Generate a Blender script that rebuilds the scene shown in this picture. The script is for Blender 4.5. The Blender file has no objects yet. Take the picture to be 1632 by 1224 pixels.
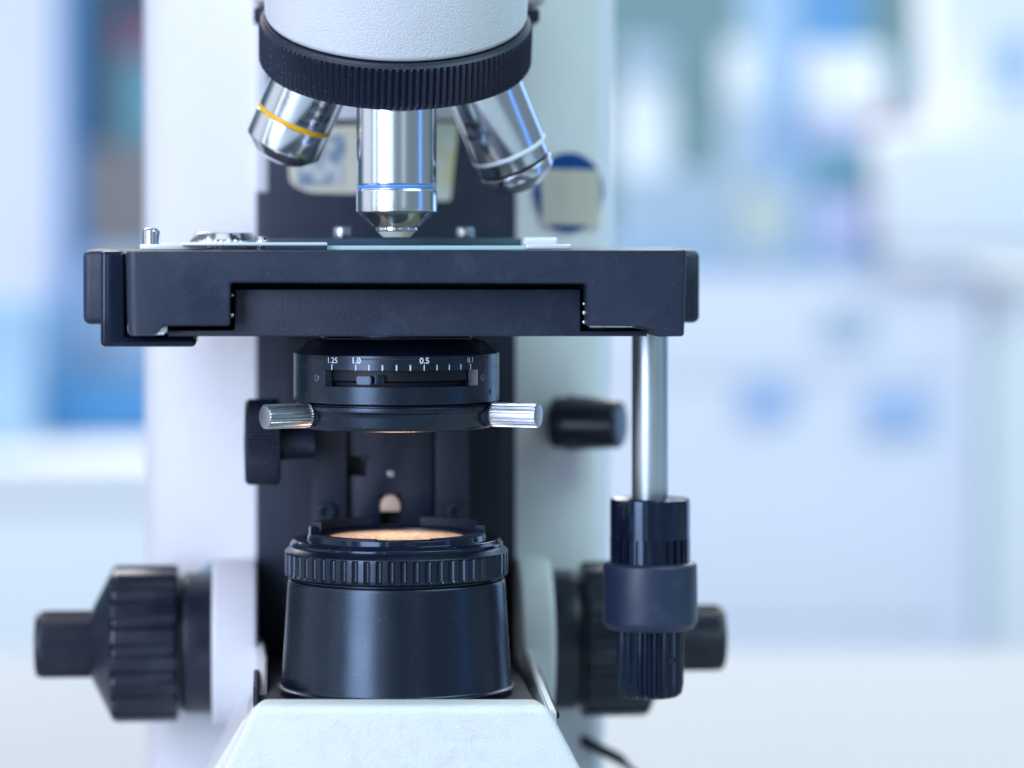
import bpy, bmesh, math, random
from math import sin, cos, pi, radians as R
from mathutils import Vector, Matrix
random.seed(4)
sc = bpy.context.scene
# ------------------------------------------------------------------ units
# one design unit = 0.19 mm; the optical axis of the microscope is 5000 units from the camera
S = 0.00019
D = 5000.0
PSI = R(4.5)            # the microscope stands turned by a few degrees on the bench
X0 = -184.0             # optical axis, sideways from the camera axis
HOR = 372.0             # eye level
BASE = 1060.0           # eye level above the bench top
# ------------------------------------------------------------------ camera
cam = bpy.data.objects.new('camera', bpy.data.cameras.new('camera'))
sc.collection.objects.link(cam); sc.camera = cam
cam.location = (0, -D*S, 0); cam.rotation_euler = (pi/2, 0, 0)
cam.data.sensor_width = 36; cam.data.lens = 36*D/1632
cam.data.shift_y = -(612-HOR)/1632
cam.data.clip_start = 0.05; cam.data.clip_end = 100
cam.data.dof.use_dof = True
cam.data.dof.focus_distance = (D-110)*S
cam.data.dof.aperture_fstop = 4.2
# ------------------------------------------------------------------ world, light, exposure
w = bpy.data.worlds.new('World'); sc.world = w; w.use_nodes = True
bg = w.node_tree.nodes['Background']
bg.inputs[0].default_value = (0.62, 0.81, 1.0, 1); bg.inputs[1].default_value = 0.36
sc.view_settings.view_transform = 'Standard'; sc.view_settings.look = 'None'
sc.view_settings.exposure = -0.32; sc.view_settings.gamma = 1
def area(name, az, el, dist, sx, sy, power, col, aim=(-184, 0, -100)):
    """az: degrees from the direction of the camera, positive to the left"""
    l = bpy.data.lights.new(name, 'AREA'); l.shape = 'RECTANGLE'; l.size = sx; l.size_y = sy
    l.energy = power; l.color = col
    o = bpy.data.objects.new(name, l); sc.collection.objects.link(o)
    a, e = R(az), R(el); A = Vector(aim)*S
    o.location = A + Vector((-sin(a)*cos(e), -cos(a)*cos(e), sin(e)))*dist
    o.rotation_euler = (A-o.location).to_track_quat('-Z', 'Y').to_euler()
    return o
area('window_and_strip_light', 34, 14, 1.75, 0.74, 1.5, 46, (0.62, 0.71, 0.98))
area('window_and_strip_light', 11, 12, 1.9, 0.05, 1.5, 1.6, (0.80, 0.90, 1.0))  # added thin strip, draws one more stripe in the metal reflections
area('window_and_strip_light', 64, 12, 1.9, 0.14, 1.5, 2.4, (0.80, 0.90, 1.0))  # second added strip for the stripes on the objectives
area('reflection_fill_light', 92, 8, 1.8, 1.1, 1.6, 4.5, (0.84, 0.86, 1.0))  # added fill panel, brightens what the metal reflects on the left
area('reflection_fill_light', -22, 14, 2.0, 0.45, 1.5, 1.1, (0.75, 0.88, 1.0))  # dimmer added panel, lightens reflections at front right
area('side_window_light', 66, 46, 1.9, 1.3, 1.0, 7.5, (1.0, 0.80, 0.86))
area('blue_strip_light', -74, 6, 1.8, 0.07, 1.6, 2.4, (0.05, 0.30, 1.0))  # added blue strip, mirrored as the thin blue line on the objective
area('right_fill_light', -62, 48, 1.8, 1.2, 1.0, 27, (0.68, 1.0, 1.0))  # added high fill, lifts the right flank of the arm
area('far_side_light', -140, 12, 1.5, 0.4, 1.4, 5, (0.35, 0.55, 1.0))
area('back_room_light', 172, 50, 1.7, 2.4, 1.2, 96, (1.0, 0.975, 0.97), (0, 5500, 0))
area('ceiling_light', 10, 75, 1.9, 1.2, 0.6, 2.5, (0.90, 0.94, 1.0))
# ------------------------------------------------------------------ projection helpers (real positions from the measured layout)
C, N_ = cos(PSI), sin(PSI)
def proj(X, Y, Z):
    xw = X0+X*C-Y*N_; yw = X*N_+Y*C
    k = D/(D+yw); return 816+xw*k, HOR-Z*k
def L(px, py, Y):
    q = px-816
    X = (D*(X0-Y*N_)-q*(D+Y*C))/(q*N_-D*C)
    yw = X*N_+Y*C
    return X, (HOR-py)*(D+yw)/D
def LX(px, Y): return L(px, HOR, Y)[0]
def LZ(py, Y): return (HOR-py)*(D+Y)/D
def ang(px, r):
    lo, hi = -1.45, 1.45
    for _ in range(50):
        m = (lo+hi)/2
        if proj(r*sin(m), -r*cos(m), 0)[0] < px: lo = m
        else: hi = m
    return (lo+hi)/2
# ------------------------------------------------------------------ materials
def mat(name, base, rough=0.4, metal=0.0, grain=0, gstr=0.1, speck=0, aniso=0, rvar=0.0, smudge=0, spec=0.5, coat=0, gdist=0.0001):
    m = bpy.data.materials.new(name); m.use_nodes = True
    nt = m.node_tree; n = nt.nodes; b = n['Principled BSDF']
    b.inputs['Base Color'].default_value = (*base, 1)
    b.inputs['Roughness'].default_value = rough; b.inputs['Metallic'].default_value = metal
    b.inputs['Specular IOR Level'].default_value = spec
    b.inputs['Coat Weight'].default_value = coat
    tc = n.new('ShaderNodeTexCoord')
    def noise(scale, detail=3, rough_=0.5):
        t = n.new('ShaderNodeTexNoise'); t.inputs['Scale'].default_value = scale
        t.inputs['Detail'].default_value = detail; t.inputs['Roughness'].default_value = rough_
        nt.links.new(tc.outputs['Object'], t.inputs['Vector']); return t
    if grain:
        t = noise(grain, 2); bp = n.new('ShaderNodeBump')
        bp.inputs['Strength'].default_value = gstr; bp.inputs['Distance'].default_value = gdist
        nt.links.new(t.outputs[0], bp.inputs['Height']); nt.links.new(bp.outputs[0], b.inputs['Normal'])
    if rvar:
        t = noise(60, 4, 0.6); mr = n.new('ShaderNodeMapRange')
        mr.inputs[1].default_value = 0.3; mr.inputs[2].default_value = 0.7
        mr.inputs[3].default_value = max(rough-rvar, 0.02); mr.inputs[4].default_value = rough+rvar
        nt.links.new(t.outputs[0], mr.inputs[0]); nt.links.new(mr.outputs[0], b.inputs['Roughness'])
    col = None
    if smudge:
        t = noise(90, 5, 0.65); mr = n.new('ShaderNodeMapRange')
        mr.inputs[1].default_value = 0.52; mr.inputs[2].default_value = 0.75
        mr.inputs[3].default_value = 0; mr.inputs[4].default_value = smudge
        nt.links.new(t.outputs[0], mr.inputs[0])
        mx = n.new('ShaderNodeMix'); mx.data_type = 'RGBA'; mx.inputs[6].default_value = (*base, 1)
        k = 0.5 if max(base) > 0.3 else 0
        mx.inputs[7].default_value = ((base[0]*0.82, base[1]*0.8, base[2]*0.76, 1) if k else (0.10, 0.13, 0.19, 1))
        nt.links.new(mr.outputs[0], mx.inputs[0]); col = mx.outputs[2]
    if speck:
        v = n.new('ShaderNodeTexVoronoi'); v.inputs['Scale'].default_value = 2600
        nt.links.new(tc.outputs['Object'], v.inputs['Vector'])
        sep = n.new('ShaderNodeSeparateColor'); nt.links.new(v.outputs['Color'], sep.inputs[0])
        a = n.new('ShaderNodeMath'); a.operation = 'MULTIPLY_ADD'
        nt.links.new(sep.outputs[0], a.inputs[0]); a.inputs[1].default_value = 4.0; a.inputs[2].default_value = 0.30*min(1,speck*3)-4.0+4.0*speck*0.16
        lt = n.new('ShaderNodeMath'); lt.operation = 'LESS_THAN'
        nt.links.new(v.outputs['Distance'], lt.inputs[0]); nt.links.new(a.outputs[0], lt.inputs[1])
        mx = n.new('ShaderNodeMix'); mx.data_type = 'RGBA'
        if col: nt.links.new(col, mx.inputs[6])
        else: mx.inputs[6].default_value = (*base, 1)
        mx.inputs[7].default_value = (0.18, 0.26, 0.36, 1)
        nt.links.new(lt.outputs[0], mx.inputs[0]); col = mx.outputs[2]
    if col: nt.links.new(col, b.inputs['Base Color'])
    if aniso:
        b.inputs['Anisotropic'].default_value = aniso
        tg = n.new('ShaderNodeTangent'); tg.direction_type = 'RADIAL'; tg.axis = 'Z'
        nt.links.new(tg.outputs[0], b.inputs['Tangent'])
        b.inputs['Anisotropic Rotation'].default_value = 0
    return m
M = dict(
    white=mat('white_enamel', (0.72, 0.73, 0.735), 0.38, grain=1700, gstr=0.9, gdist=0.00035, smudge=0.3),
    white2=mat('white_enamel_smooth', (0.74, 0.745, 0.76), 0.4, grain=900, gstr=0.05, smudge=0.25),
    black=mat('black_matte_enamel', (0.008, 0.016, 0.038), 0.42, grain=2600, gstr=0.5, gdist=0.0002, rvar=0.12, speck=0.15, smudge=0.15),
    satin=mat('black_satin_anodised', (0.003, 0.005, 0.012), 0.27, grain=3800, gstr=0.25, spec=0.7, rvar=0.04, speck=0.14, smudge=0.04),
    dark=mat('black_flat_paint', (0.006, 0.010, 0.026), 0.6),
    gloss=mat('black_gloss_enamel', (0.005, 0.009, 0.022), 0.14, rvar=0.05, speck=0.14, grain=3000, gstr=0.05),
    rubber=mat('black_knurled_rubber', (0.007, 0.012, 0.030), 0.5, speck=0.22, grain=4000, gstr=0.08),
    plastic=mat('dark_plastic', (0.009, 0.013, 0.026), 0.32, grain=2500, gstr=0.2, rvar=0.08, smudge=0.12),
    grey=mat('slate_grey_plastic', (0.014, 0.025, 0.055), 0.42, grain=3000, gstr=0.3, speck=0.12, rvar=0.1, smudge=0.2),
    chrome=mat('polished_chrome', (0.80, 0.84, 0.88), 0.10, 1.0, rvar=0.03),
    turned=mat('turned_steel', (0.84, 0.87, 0.90), 0.15, 1.0, aniso=0.85, grain=5000, gstr=0.03),
    steel=mat('satin_steel', (0.54, 0.60, 0.62), 0.40, 1.0, rvar=0.05),
    nickel=mat('knurled_nickel', (0.66, 0.68, 0.70), 0.24, 1.0, grain=5000, gstr=0.25),
    print=mat('white_print', (0.80, 0.86, 0.90), 0.6),
    ink=mat('black_ink', (0.01, 0.012, 0.018), 0.5),
    yellow=mat('yellow_enamel', (0.85, 0.47, 0.0), 0.35),
    blue=mat('blue_enamel', (0.08, 0.28, 0.75), 0.3),
    whitering=mat('white_ring_enamel', (0.80, 0.85, 0.90), 0.35),
    cream=mat('aged_cream_paper', (0.66, 0.65, 0.50), 0.8, smudge=0.5),
    navy=mat('blue_sticker_paper', (0.0, 0.10, 0.42), 0.6),
    alu=mat('bright_aluminium', (0.86, 0.89, 0.92), 0.35, 0.45, grain=3000, gstr=0.1),
    teal=mat('dark_teal_enamel', (0.05, 0.10, 0.14), 0.25),
    gun=mat('gunmetal', (0.12, 0.15, 0.20), 0.30, 0.5),
    drum=mat('dark_drum', (0.003, 0.005, 0.012), 0.45, spec=0.35),
    tip=mat('matte_nickel', (0.95, 0.95, 0.92), 0.4, 0.1),
    pin=mat('lamp_orange_metal', (0.85, 0.60, 0.46), 0.45, 0.0, smudge=0.2),  # orange of the lamp light put into the base colour
    brass=mat('reflected_lamp_orange', (0.55, 0.36, 0.24), 0.45, 0.6, smudge=0.3),  # orange of a lamp reflection on the slide, put into the colour
)
# frosted print on the aged paper label
def blotch(name, c1, c2, scale, lo, hi, rough=0.7):
    m = bpy.data.materials.new(name); m.use_nodes = True; nt = m.node_tree; n = nt.nodes; b = n['Principled BSDF']
    tc = n.new('ShaderNodeTexCoord'); t = n.new('ShaderNodeTexNoise'); t.inputs['Scale'].default_value = scale; t.inputs['Detail'].default_value = 3
    nt.links.new(tc.outputs['Object'], t.inputs['Vector'])
    cr = n.new('ShaderNodeValToRGB'); cr.color_ramp.elements[0].position = lo; cr.color_ramp.elements[1].position = hi
    cr.color_ramp.elements[0].color = (*c1, 1); cr.color_ramp.elements[1].color = (*c2, 1)
    nt.links.new(t.outputs[0], cr.inputs[0]); nt.links.new(cr.outputs[0], b.inputs['Base Color'])
    b.inputs['Roughness'].default_value = rough; return m
M['labelprint'] = blotch('grey_blue_label_print', (0.20, 0.28, 0.36), (0.58, 0.61, 0.56), 170, 0.40, 0.60)
M['tape'] = blotch('yellowed_tape', (0.62, 0.56, 0.28), (0.62, 0.66, 0.56), 80, 0.40, 0.60)
for k_ in ('satin', 'gloss'):
    M[k_].node_tree.nodes['Principled BSDF'].inputs['Specular Tint'].default_value = (0.62, 0.80, 1.0, 1)
def glassmat(name, col, rough=0.0, ior=1.5):
    m = bpy.data.materials.new(name); m.use_nodes = True; b = m.node_tree.nodes['Principled BSDF']
    b.inputs['Base Color'].default_value = (*col, 1); b.inputs['Transmission Weight'].default_value = 1
    b.inputs['Roughness'].default_value = rough; b.inputs['IOR'].default_value = ior; return m
M['glass'] = glassmat('slide_glass', (0.82, 0.93, 0.92), 0.02)
M['edge'] = mat('ground_glass_edge', (0.45, 0.66, 0.68), 0.35, grain=900, gstr=0.5)
# lit frosted diffuser under the field lens
m = bpy.data.materials.new('lit_frosted_diffuser'); m.use_nodes = True; nt = m.node_tree; n = nt.nodes; b = n['Principled BSDF']
tc = n.new('ShaderNodeTexCoord'); t = n.new('ShaderNodeTexNoise'); t.inputs['Scale'].default_value = 1100; t.inputs['Detail'].default_value = 3
mp = n.new('ShaderNodeMapping'); mp.inputs['Scale'].default_value = (1, 0.35, 1)
nt.links.new(tc.outputs['Object'], mp.inputs[0]); nt.links.new(mp.outputs[0], t.inputs['Vector'])
cr = n.new('ShaderNodeValToRGB'); e = cr.color_ramp.elements
e[0].position = 0.30; e[0].color = (0.66, 0.34, 0.19, 1); e[1].position = 0.72; e[1].color = (1.0, 0.88, 0.74, 1)
x = e.new(0.52); x.color = (0.95, 0.56, 0.33, 1)
nt.links.new(t.outputs[0], cr.inputs[0]); nt.links.new(cr.outputs[0], b.inputs['Emission Color'])
ln = n.new('ShaderNodeVectorMath'); ln.operation = 'MULTIPLY'; ln.inputs[1].default_value = (1, 1, 0); nt.links.new(tc.outputs['Object'], ln.inputs[0])
l2 = n.new('ShaderNodeVectorMath'); l2.operation = 'LENGTH'; nt.links.new(ln.outputs[0], l2.inputs[0])
mr = n.new('ShaderNodeMapRange'); mr.inputs[1].default_value = 0.004; mr.inputs[2].default_value = 0.0205; mr.inputs[3].default_value = 1.5; mr.inputs[4].default_value = 0.45
nt.links.new(l2.outputs['Value'], mr.inputs[0]); nt.links.new(mr.outputs[0], b.inputs['Emission Strength'])
b.inputs['Specular IOR Level'].default_value = 0.5; b.inputs['Base Color'].default_value = (0.5, 0.3, 0.2, 1); b.inputs['Roughness'].default_value = 0.35
M['lamp'] = m
# ------------------------------------------------------------------ mesh helpers (coordinates in design units)
def finish(bm, name):
    bmesh.ops.recalc_face_normals(bm, faces=bm.faces)
    me = bpy.data.meshes.new(name); bm.to_mesh(me); bm.free()
    me.transform(Matrix.Scale(S, 4)); return me
def link(name, bm, m, parent=None, loc=(0, 0, 0), rot=(0, 0, 0), smooth=38, top=False):
    me = finish(bm, name) if isinstance(bm, bmesh.types.BMesh) else bm
    if smooth:
        me.polygons.foreach_set('use_smooth', [True]*len(me.polygons)); me.set_sharp_from_angle(angle=R(smooth))
    me.materials.clear(); me.materials.append(M[m] if isinstance(m, str) else m)
    o = bpy.data.objects.new(name, me); sc.collection.objects.link(o)
    if parent: o.parent = parent
    l = Vector(loc)*S
    if parent is not None and parent is MIC: l.z += BASE*S
    o.location = l; o.rotation_euler = rot
    return o
def tag(o, label=None, cat=None, group=None, kind=None):
    if label: o['label'] = label
    if cat: o['category'] = cat
    if group: o['group'] = group
    if kind: o['kind'] = kind
    return o
def rnd(pts, b, n=3, closed=False):
    """round the corners of a polyline"""
    out = []; N = len(pts)
    for i, p in enumerate(pts):
        if not closed and i in (0, N-1): out.append(p); continue
        p = Vector(p); a = Vector(pts[i-1]); c = Vector(pts[(i+1) % N])
        da, dc = (a-p), (c-p); la, lc = da.length, dc.length
        if la < 1e-6 or lc < 1e-6: out.append(tuple(p)); continue
        k = min(b, la*0.45, lc*0.45)
        s_, e_ = p+da/la*k, p+dc/lc*k
        for j in range(n+1):
            t = j/n; q = s_*(1-t)**2+p*2*t*(1-t)+e_*t*t; out.append((q.x, q.y))
    return out
def lathe(bm, prof, seg=96, mod=None, a0=0, ctr=(0, 0, 0)):
    rings = []
    for i, (r, z) in enumerate(prof):
        if r < 1e-6: rings.append([bm.verts.new((ctr[0], ctr[1], z+ctr[2]))]); continue
        ring = []
        for k in range(seg):
            a = a0+2*pi*k/seg; rr = r+(mod(i, k, r) if mod else 0)
            ring.append(bm.verts.new((ctr[0]+rr*cos(a), ctr[1]+rr*sin(a), z+ctr[2])))
        rings.append(ring)
    for A, B in zip(rings, rings[1:]):
        if len(A) == 1 and len(B) == 1: continue
        for k in range(seg):
            k2 = (k+1) % seg
            if len(A) == 1: bm.faces.new((A[0], B[k], B[k2]))
            elif len(B) == 1: bm.faces.new((A[k], A[k2], B[0]))
            else: bm.faces.new((A[k], A[k2], B[k2], B[k]))
    return bm
def LT(prof, seg=96, b=0, mod=None, n=3):
    bm = bmesh.new(); return lathe(bm, rnd(prof, b, n) if b else prof, seg, mod)
def prism(pts, y0, y1, bev=0, bm=None, seg=3):
    """polygon in the x-z plane pushed along y"""
    bm = bm or bmesh.new(); new = bmesh.new()
    f = [new.verts.new((x, y0, z)) for x, z in pts]; g = [new.verts.new((x, y1, z)) for x, z in pts]
    new.faces.new(f); new.faces.new(g[::-1]); n = len(pts)
    for i in range(n): new.faces.new((f[i], f[(i+1) % n], g[(i+1) % n], g[i]))
    bmesh.ops.recalc_face_normals(new, faces=new.faces)
    if bev: bmesh.ops.bevel(new, geom=list(new.edges), offset=bev, segments=seg, affect='EDGES', profile=0.5)
    tmp = bpy.data.meshes.new('tmp'); new.to_mesh(tmp); new.free(); bm.from_mesh(tmp); bpy.data.meshes.remove(tmp)
    return bm
def box(x0, x1, y0, y1, z0, z1, bev=0, bm=None, seg=3):
    return prism([(x0, z0), (x1, z0), (x1, z1), (x0, z1)], y0, y1, bev, bm, seg)
def zprism(pts, z0, z1, bev=0, bm=None, seg=3):
    """polygon in the x-y plane pushed along z"""
    b2 = prism([(x, -y) for x, y in pts], z0, z1, bev, None, seg)
    for v in b2.verts: v.co = Vector((v.co.x, -v.co.z, v.co.y))
    tmp = bpy.data.meshes.new('tmp'); b2.to_mesh(tmp); b2.free(); bm = bm or bmesh.new(); bm.from_mesh(tmp); bpy.data.meshes.remove(tmp)
    return bm
def arc(bm, r0, r1, a0, a1, z0, z1, n=24):
    """solid curved block; angle from the front (-y) towards +x"""
    V = []
    for i in range(n+1):
        a = a0+(a1-a0)*i/n
        V.append([bm.verts.new((r*sin(a), -r*cos(a), z)) for r, z in ((r1, z0), (r1, z1), (r0, z1), (r0, z0))])
    for A, B in zip(V, V[1:]):
        for j in range(4): bm.faces.new((A[j], B[j], B[(j+1) % 4], A[(j+1) % 4]))
    bm.faces.new(V[0]); bm.faces.new(V[-1][::-1]); return bm
def tube(bm, pts, r, seg=16):
    rings = []
    for i, p in enumerate(pts):
        p = Vector(p); d = (Vector(pts[min(i+1, len(pts)-1)])-Vector(pts[max(i-1, 0)])).normalized()
        u = d.cross(Vector((0, 0, 1))) if abs(d.z) < 0.9 else d.cross(Vector((1, 0, 0))); u.normalize(); v = d.cross(u)
        rings.append([bm.verts.new(p+(u*cos(2*pi*k/seg)+v*sin(2*pi*k/seg))*r) for k in range(seg)])
    for A, B in zip(rings, rings[1:]):
        for k in range(seg): bm.faces.new((A[k], A[(k+1) % seg], B[(k+1) % seg], B[k]))
    bm.faces.new(rings[0]); bm.faces.new(rings[-1][::-1]); return bm
def textmesh(s, size, bold=0.0):
    cu = bpy.data.curves.new('t', 'FONT'); cu.body = s; cu.size = size; cu.align_x = 'CENTER'; cu.offset = bold*0.4; cu.resolution_u = 3
    o = bpy.data.objects.new('t', cu); sc.collection.objects.link(o)
    bpy.context.view_layer.update()
    me = bpy.data.meshes.new_from_object(o.evaluated_get(bpy.context.evaluated_depsgraph_get()))
    bpy.data.objects.remove(o); bpy.data.curves.remove(cu)
    bm = bmesh.new(); bm.from_mesh(me); bpy.data.meshes.remove(me); return bm
def wraptext(s, size, r, a, z, bold=0.0, up=1):
    bm = textmesh(s, size, bold)
    for v in bm.verts:
        x, y = v.co.x*up, v.co.y*up; t = a+x/r; v.co = Vector((r*sin(t), -r*cos(t), z+y))
    return bm
# ================================================================== the room behind (blurred)
MIC = None
def G(px, py, d): return ((px-816)*d/D, d-D, (HOR-py)*d/D)
def simple(name, col, rough=0.5, spec=0.4): return mat(name, col, rough, spec=spec, smudge=0.12)
BG = dict(wall=simple('teal_wall_paint', (0.15, 0.27, 0.31), 0.8), bench=mat('white_laminate', (0.34, 0.37, 0.40), 0.45, smudge=0.2),
    cab=simple('pale_lilac_laminate', (0.90, 0.89, 0.93), 0.6), beige=simple('pale_grey_panel', (0.88, 0.88, 0.86), 0.6),
    mist=simple('mist_blue_panel', (0.48, 0.62, 0.82), 0.6), canb=simple('medium_blue_plastic', (0.22, 0.42, 0.68), 0.5), strip=simple('strong_blue_panel', (0.07, 0.27, 0.58), 0.6),
    bluep=simple('blue_plastic', (0.05, 0.24, 0.50), 0.5), sky=simple('sky_blue_panel', (0.13, 0.34, 0.62), 0.6),
    wht=simple('white_plastic', (0.92, 0.92, 0.92), 0.5), pink=simple('pink_plastic', (0.70, 0.45, 0.55), 0.5),
    teal=simple('teal_plastic', (0.14, 0.34, 0.42), 0.5), brown=simple('grey_brown_board', (0.24, 0.22, 0.22), 0.7),
    red=simple('red_plastic', (0.26, 0.12, 0.19), 0.5), dkb=simple('dark_slate_panel', (0.05, 0.09, 0.14), 0.6),
    pale=simple('pale_blue_panel', (0.84, 0.83, 0.92), 0.6), lblue=simple('light_blue_card', (0.40, 0.58, 0.78), 0.6),
    lav=simple('lavender_plastic', (0.60, 0.62, 0.85), 0.5), ylw=simple('pale_yellow_card', (0.66, 0.70, 0.64), 0.7),
    handle=simple('mid_blue_plastic', (0.42, 0.60, 0.86), 0.5), greyp=simple('soft_grey_plate', (0.50, 0.60, 0.70), 0.6), floor=simple('grey_blue_floor', (0.50, 0.60, 0.70), 0.6))
def gbox(name, px0, px1, py0, py1, d, depth, m, parent=None, bev=10):
    x0, y0, z1 = G(px0, py0, d); x1, _, z0 = G(px1, py1, d)
    cx, cy = (x0+x1)/2, y0+depth/2
    bm = box(x0-cx, x1-cx, -depth/2, depth/2, 0, z1-z0, min(bev, abs(x1-x0)/5, (z1-z0)/5))
    if parent is None: return link(name, bm, BG[m], loc=(cx, cy, z0))
    o = link(name, bm, BG[m], loc=(0, 0, 0)); o.parent = parent
    o.location = Vector((cx, cy, z0))*S-parent.location; return o
def empty(name, loc):
    o = bpy.data.objects.new(name, None); sc.collection.objects.link(o); o.location = Vector(loc)*S; return o
DB = 12500.0
tag(link('bench_top', box(-9000, 9000, -4200, 2980, -90, 0, 6), BG['bench'], loc=(0, 0, -BASE)), kind='structure')
tag(link('floor', box(-40000, 40000, -9000, 30000, -30, 0), BG['floor'], loc=(0, 0, -5400)), kind='structure')
tag(link('wall', box(-30000, 30000, 0, 200, -5400, 6000), BG['wall'], loc=(0, 14500, 0)), kind='structure')
# --- right: low cabinet with drawers
x0, y0, z1 = G(700, 408, DB); x1, _, z0 = G(1562, 1150, DB); zf = -5370
cab = empty('storage_cabinet', ((x0+x1)/2, y0+900, zf))
tag(cab, 'pale blue cabinet with drawer fronts behind the right side of the stage', 'cabinet')
def cpart(name, a, b, c, d_, dep, m, front=DB, bev=10): return gbox(name, a, b, c, d_, front, dep, m, cab, bev)
cpart('carcass', 702, 1560, 425, 2300, 1800, 'cab')
cpart('worktop', 690, 1572, 400, 424, 1900, 'lblue', DB-60)
cpart('drawer_front', 985, 1500, 448, 603, 40, 'cab', DB-42)
cpart('drawer_front', 985, 1500, 610, 1000, 40, 'cab', DB-42)
tag(cpart('label_holder', 1308, 1392, 492, 548, 25, 'greyp', DB-70), 'grey label plate')
cpart('handle', 1180, 1262, 610, 668, 70, 'handle', DB-115)
cpart('handle', 1382, 1480, 625, 690, 70, 'handle', DB-115)
cpart('side_panel', 1500, 1560, 448, 2290, 50, 'pale', DB-54)
tag(gbox('tall_cupboard', 1566, 2000, 442, 2300, DB+100, 2000, 'beige'), 'pale grey cupboard at the right edge, beside the blue cabinet', 'cupboard')
# --- things on the cabinet
def bottle(name, px, py0, py1, r, d, body, cap, label, cat, caph=0.25, neck=0.55, group=None):
    x, y, zt = G(px, py0, d); zb = G(px, py1, d)[2]; h = zt-zb; rr = r*d/D; hb = h*(1-caph)
    o = empty(name, (x, y, zb)); tag(o, label, cat, group)
    p = link('body', LT([(0, 0), (rr, 0), (rr, hb*0.8), (rr*neck, hb), (0, hb)], 32, rr*0.25), BG[body]); p.parent = o
    p = link('cap', LT([(0, hb), (rr*neck*1.1, hb), (rr*neck*1.1, h), (0, h)], 32, rr*0.1), BG[cap]); p.parent = o
    return o
ZT = HOR-400*1.0
bottle('plastic_bottle', 1028, 70, 398, 46, DB+500, 'wht', 'greyp', 'white bottle with grey cap close to the right edge of the microscope arm', 'bottle', 0.2, 0.8)
bottle('plastic_bottle', 1185, 70, 398, 36, DB+500, 'greyp', 'wht', 'slim grey bottle with a white top, between white bottle and blue folder', 'bottle', 0.3, 0.8)
bottle('plastic_jar', 1345, 80, 398, 58, DB+500, 'lav', 'wht', 'round lavender jar with white lid in front of the tall blue folder', 'jar', 0.35, 1.0)
bottle('plastic_bottle', 1445, 85, 398, 34, DB+700, 'greyp', 'teal', 'small grey bottle with teal cap behind the white instrument', 'bottle', 0.2, 0.8)
tag(gbox('tall_folder', 1285, 1378, -120, 398, DB+1100, 500, 'sky'), 'tall blue folder standing at the back of the cabinet', 'folder')
tag(gbox('tall_folder', 1200, 1283, -120, 398, DB+1150, 500, 'lblue'), 'pale blue folder standing left of the deeper blue one', 'folder')
tag(gbox('storage_box', 985, 1170, 275, 398, DB+60, 300, 'greyp'), 'low grey blue box right of the microscope arm, in front of the bottles', 'box')
tag(gbox('storage_box', 1172, 1262, 300, 398, DB+60, 300, 'ylw'), 'low pale yellow card box on the blue cabinet', 'box')
tag(gbox('storage_box', 1264, 1292, 250, 398, DB+60, 300, 'lblue'), 'narrow light blue box right of the pale yellow one', 'box')
tag(gbox('storage_box', 1296, 1385, 235, 305, DB+40, 300, 'teal'), 'teal box stacked on a lavender box beside the white instrument', 'box')
tag(gbox('storage_box', 1296, 1385, 307, 398, DB+40, 300, 'lav'), 'lavender box under the teal box', 'box')
tag(gbox('storage_box', 1392, 1440, 185, 398, DB+300, 200, 'red'), 'dark red box half hidden by the white instrument', 'box')
ins = empty('lab_instrument', G(1520, 432, DB-200)); tag(ins, 'large white instrument with rounded corners on the right end of the cabinet', 'instrument')
gbox('housing', 1405, 1700, 200, 398, DB-260, 900, 'wht', ins, 60)
gbox('upper_unit', 1492, 1720, -60, 198, DB+60, 600, 'wht', ins, 50)
gbox('base_plate', 1420, 1690, 399, 430, DB-240, 860, 'wht', ins, 8)
gbox('display_panel', 1588, 1640, 60, 150, DB+40, 20, 'lblue', ins, 4)
# --- left side
d2 = 12300.0
lb = empty('side_bench', G(60, 2300, d2)); tag(lb, 'white side bench behind the left focus knobs', 'bench')
gbox('benchtop', -900, 620, 738, 800, d2, 2300, 'beige', lb, 10)
o = gbox('worktop_sheet', -895, 615, 734, 737, d2+5, 2290, 'wht', lb, 1)
gbox('front_panel', -880, 600, 800, 2300, d2+80, 60, 'wht', lb, 6)
def onbench(name, px0, px1, py0, d, dep, m, label, cat):
    x0, y0, z1 = G(px0, py0, d); x1 = G(px1, py0, d)[0]; z0 = G(0, 733.9, d2+5)[2]
    o = link(name, box(x0-(x0+x1)/2, (x1-x0)/2, -dep/2, dep/2, 0, z1-z0, min(40, (x1-x0)/6)), BG[m], loc=((x0+x1)/2, y0+dep/2, z0)); return tag(o, label, cat)
onbench('padded_box', 60, 420, 612, d2+1100, 700, 'bluep', 'wide bright blue box on the white side bench, left of the arm', 'box')
onbench('tall_cabinet', -260, 100, -300, d2+1900, 300, 'pale', 'tall pale lilac cabinet door at the left edge', 'cabinet')
onbench('door_edge_panel', 96, 130, -300, d2+1870, 330, 'strip', 'narrow upright blue panel beside the pale tall cabinet', 'panel')
onbench('rolled_paper', -80, 40, 470, d2+600, 400, 'lblue', 'light blue block on side bench at the left edge', 'block')
onbench('instrument_case', 132, 520, 400, d2+1850, 320, 'mist', 'pale lilac blue case behind bright blue box', 'case')
onbench('square_canister', 44, 116, 474, d2+1250, 300, 'canb', 'medium blue square canister behind the left end of the bright blue box', 'canister')
def shelfbox(name, px0, px1, py0, py1, m, label, cat, dep=300, dz=0): return tag(gbox(name, px0, px1, py0, py1, d2+1860+dz, dep, m), label, cat)
shelfbox('cardboard_box', 132, 500, 232, 398.5, 'brown', 'grey brown carton on top of the grey blue case', 'carton')
shelfbox('binder_row', 132, 188, -40, 230.5, 'dkb', 'dark slate binder beside the narrow blue panel', 'binder')
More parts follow.
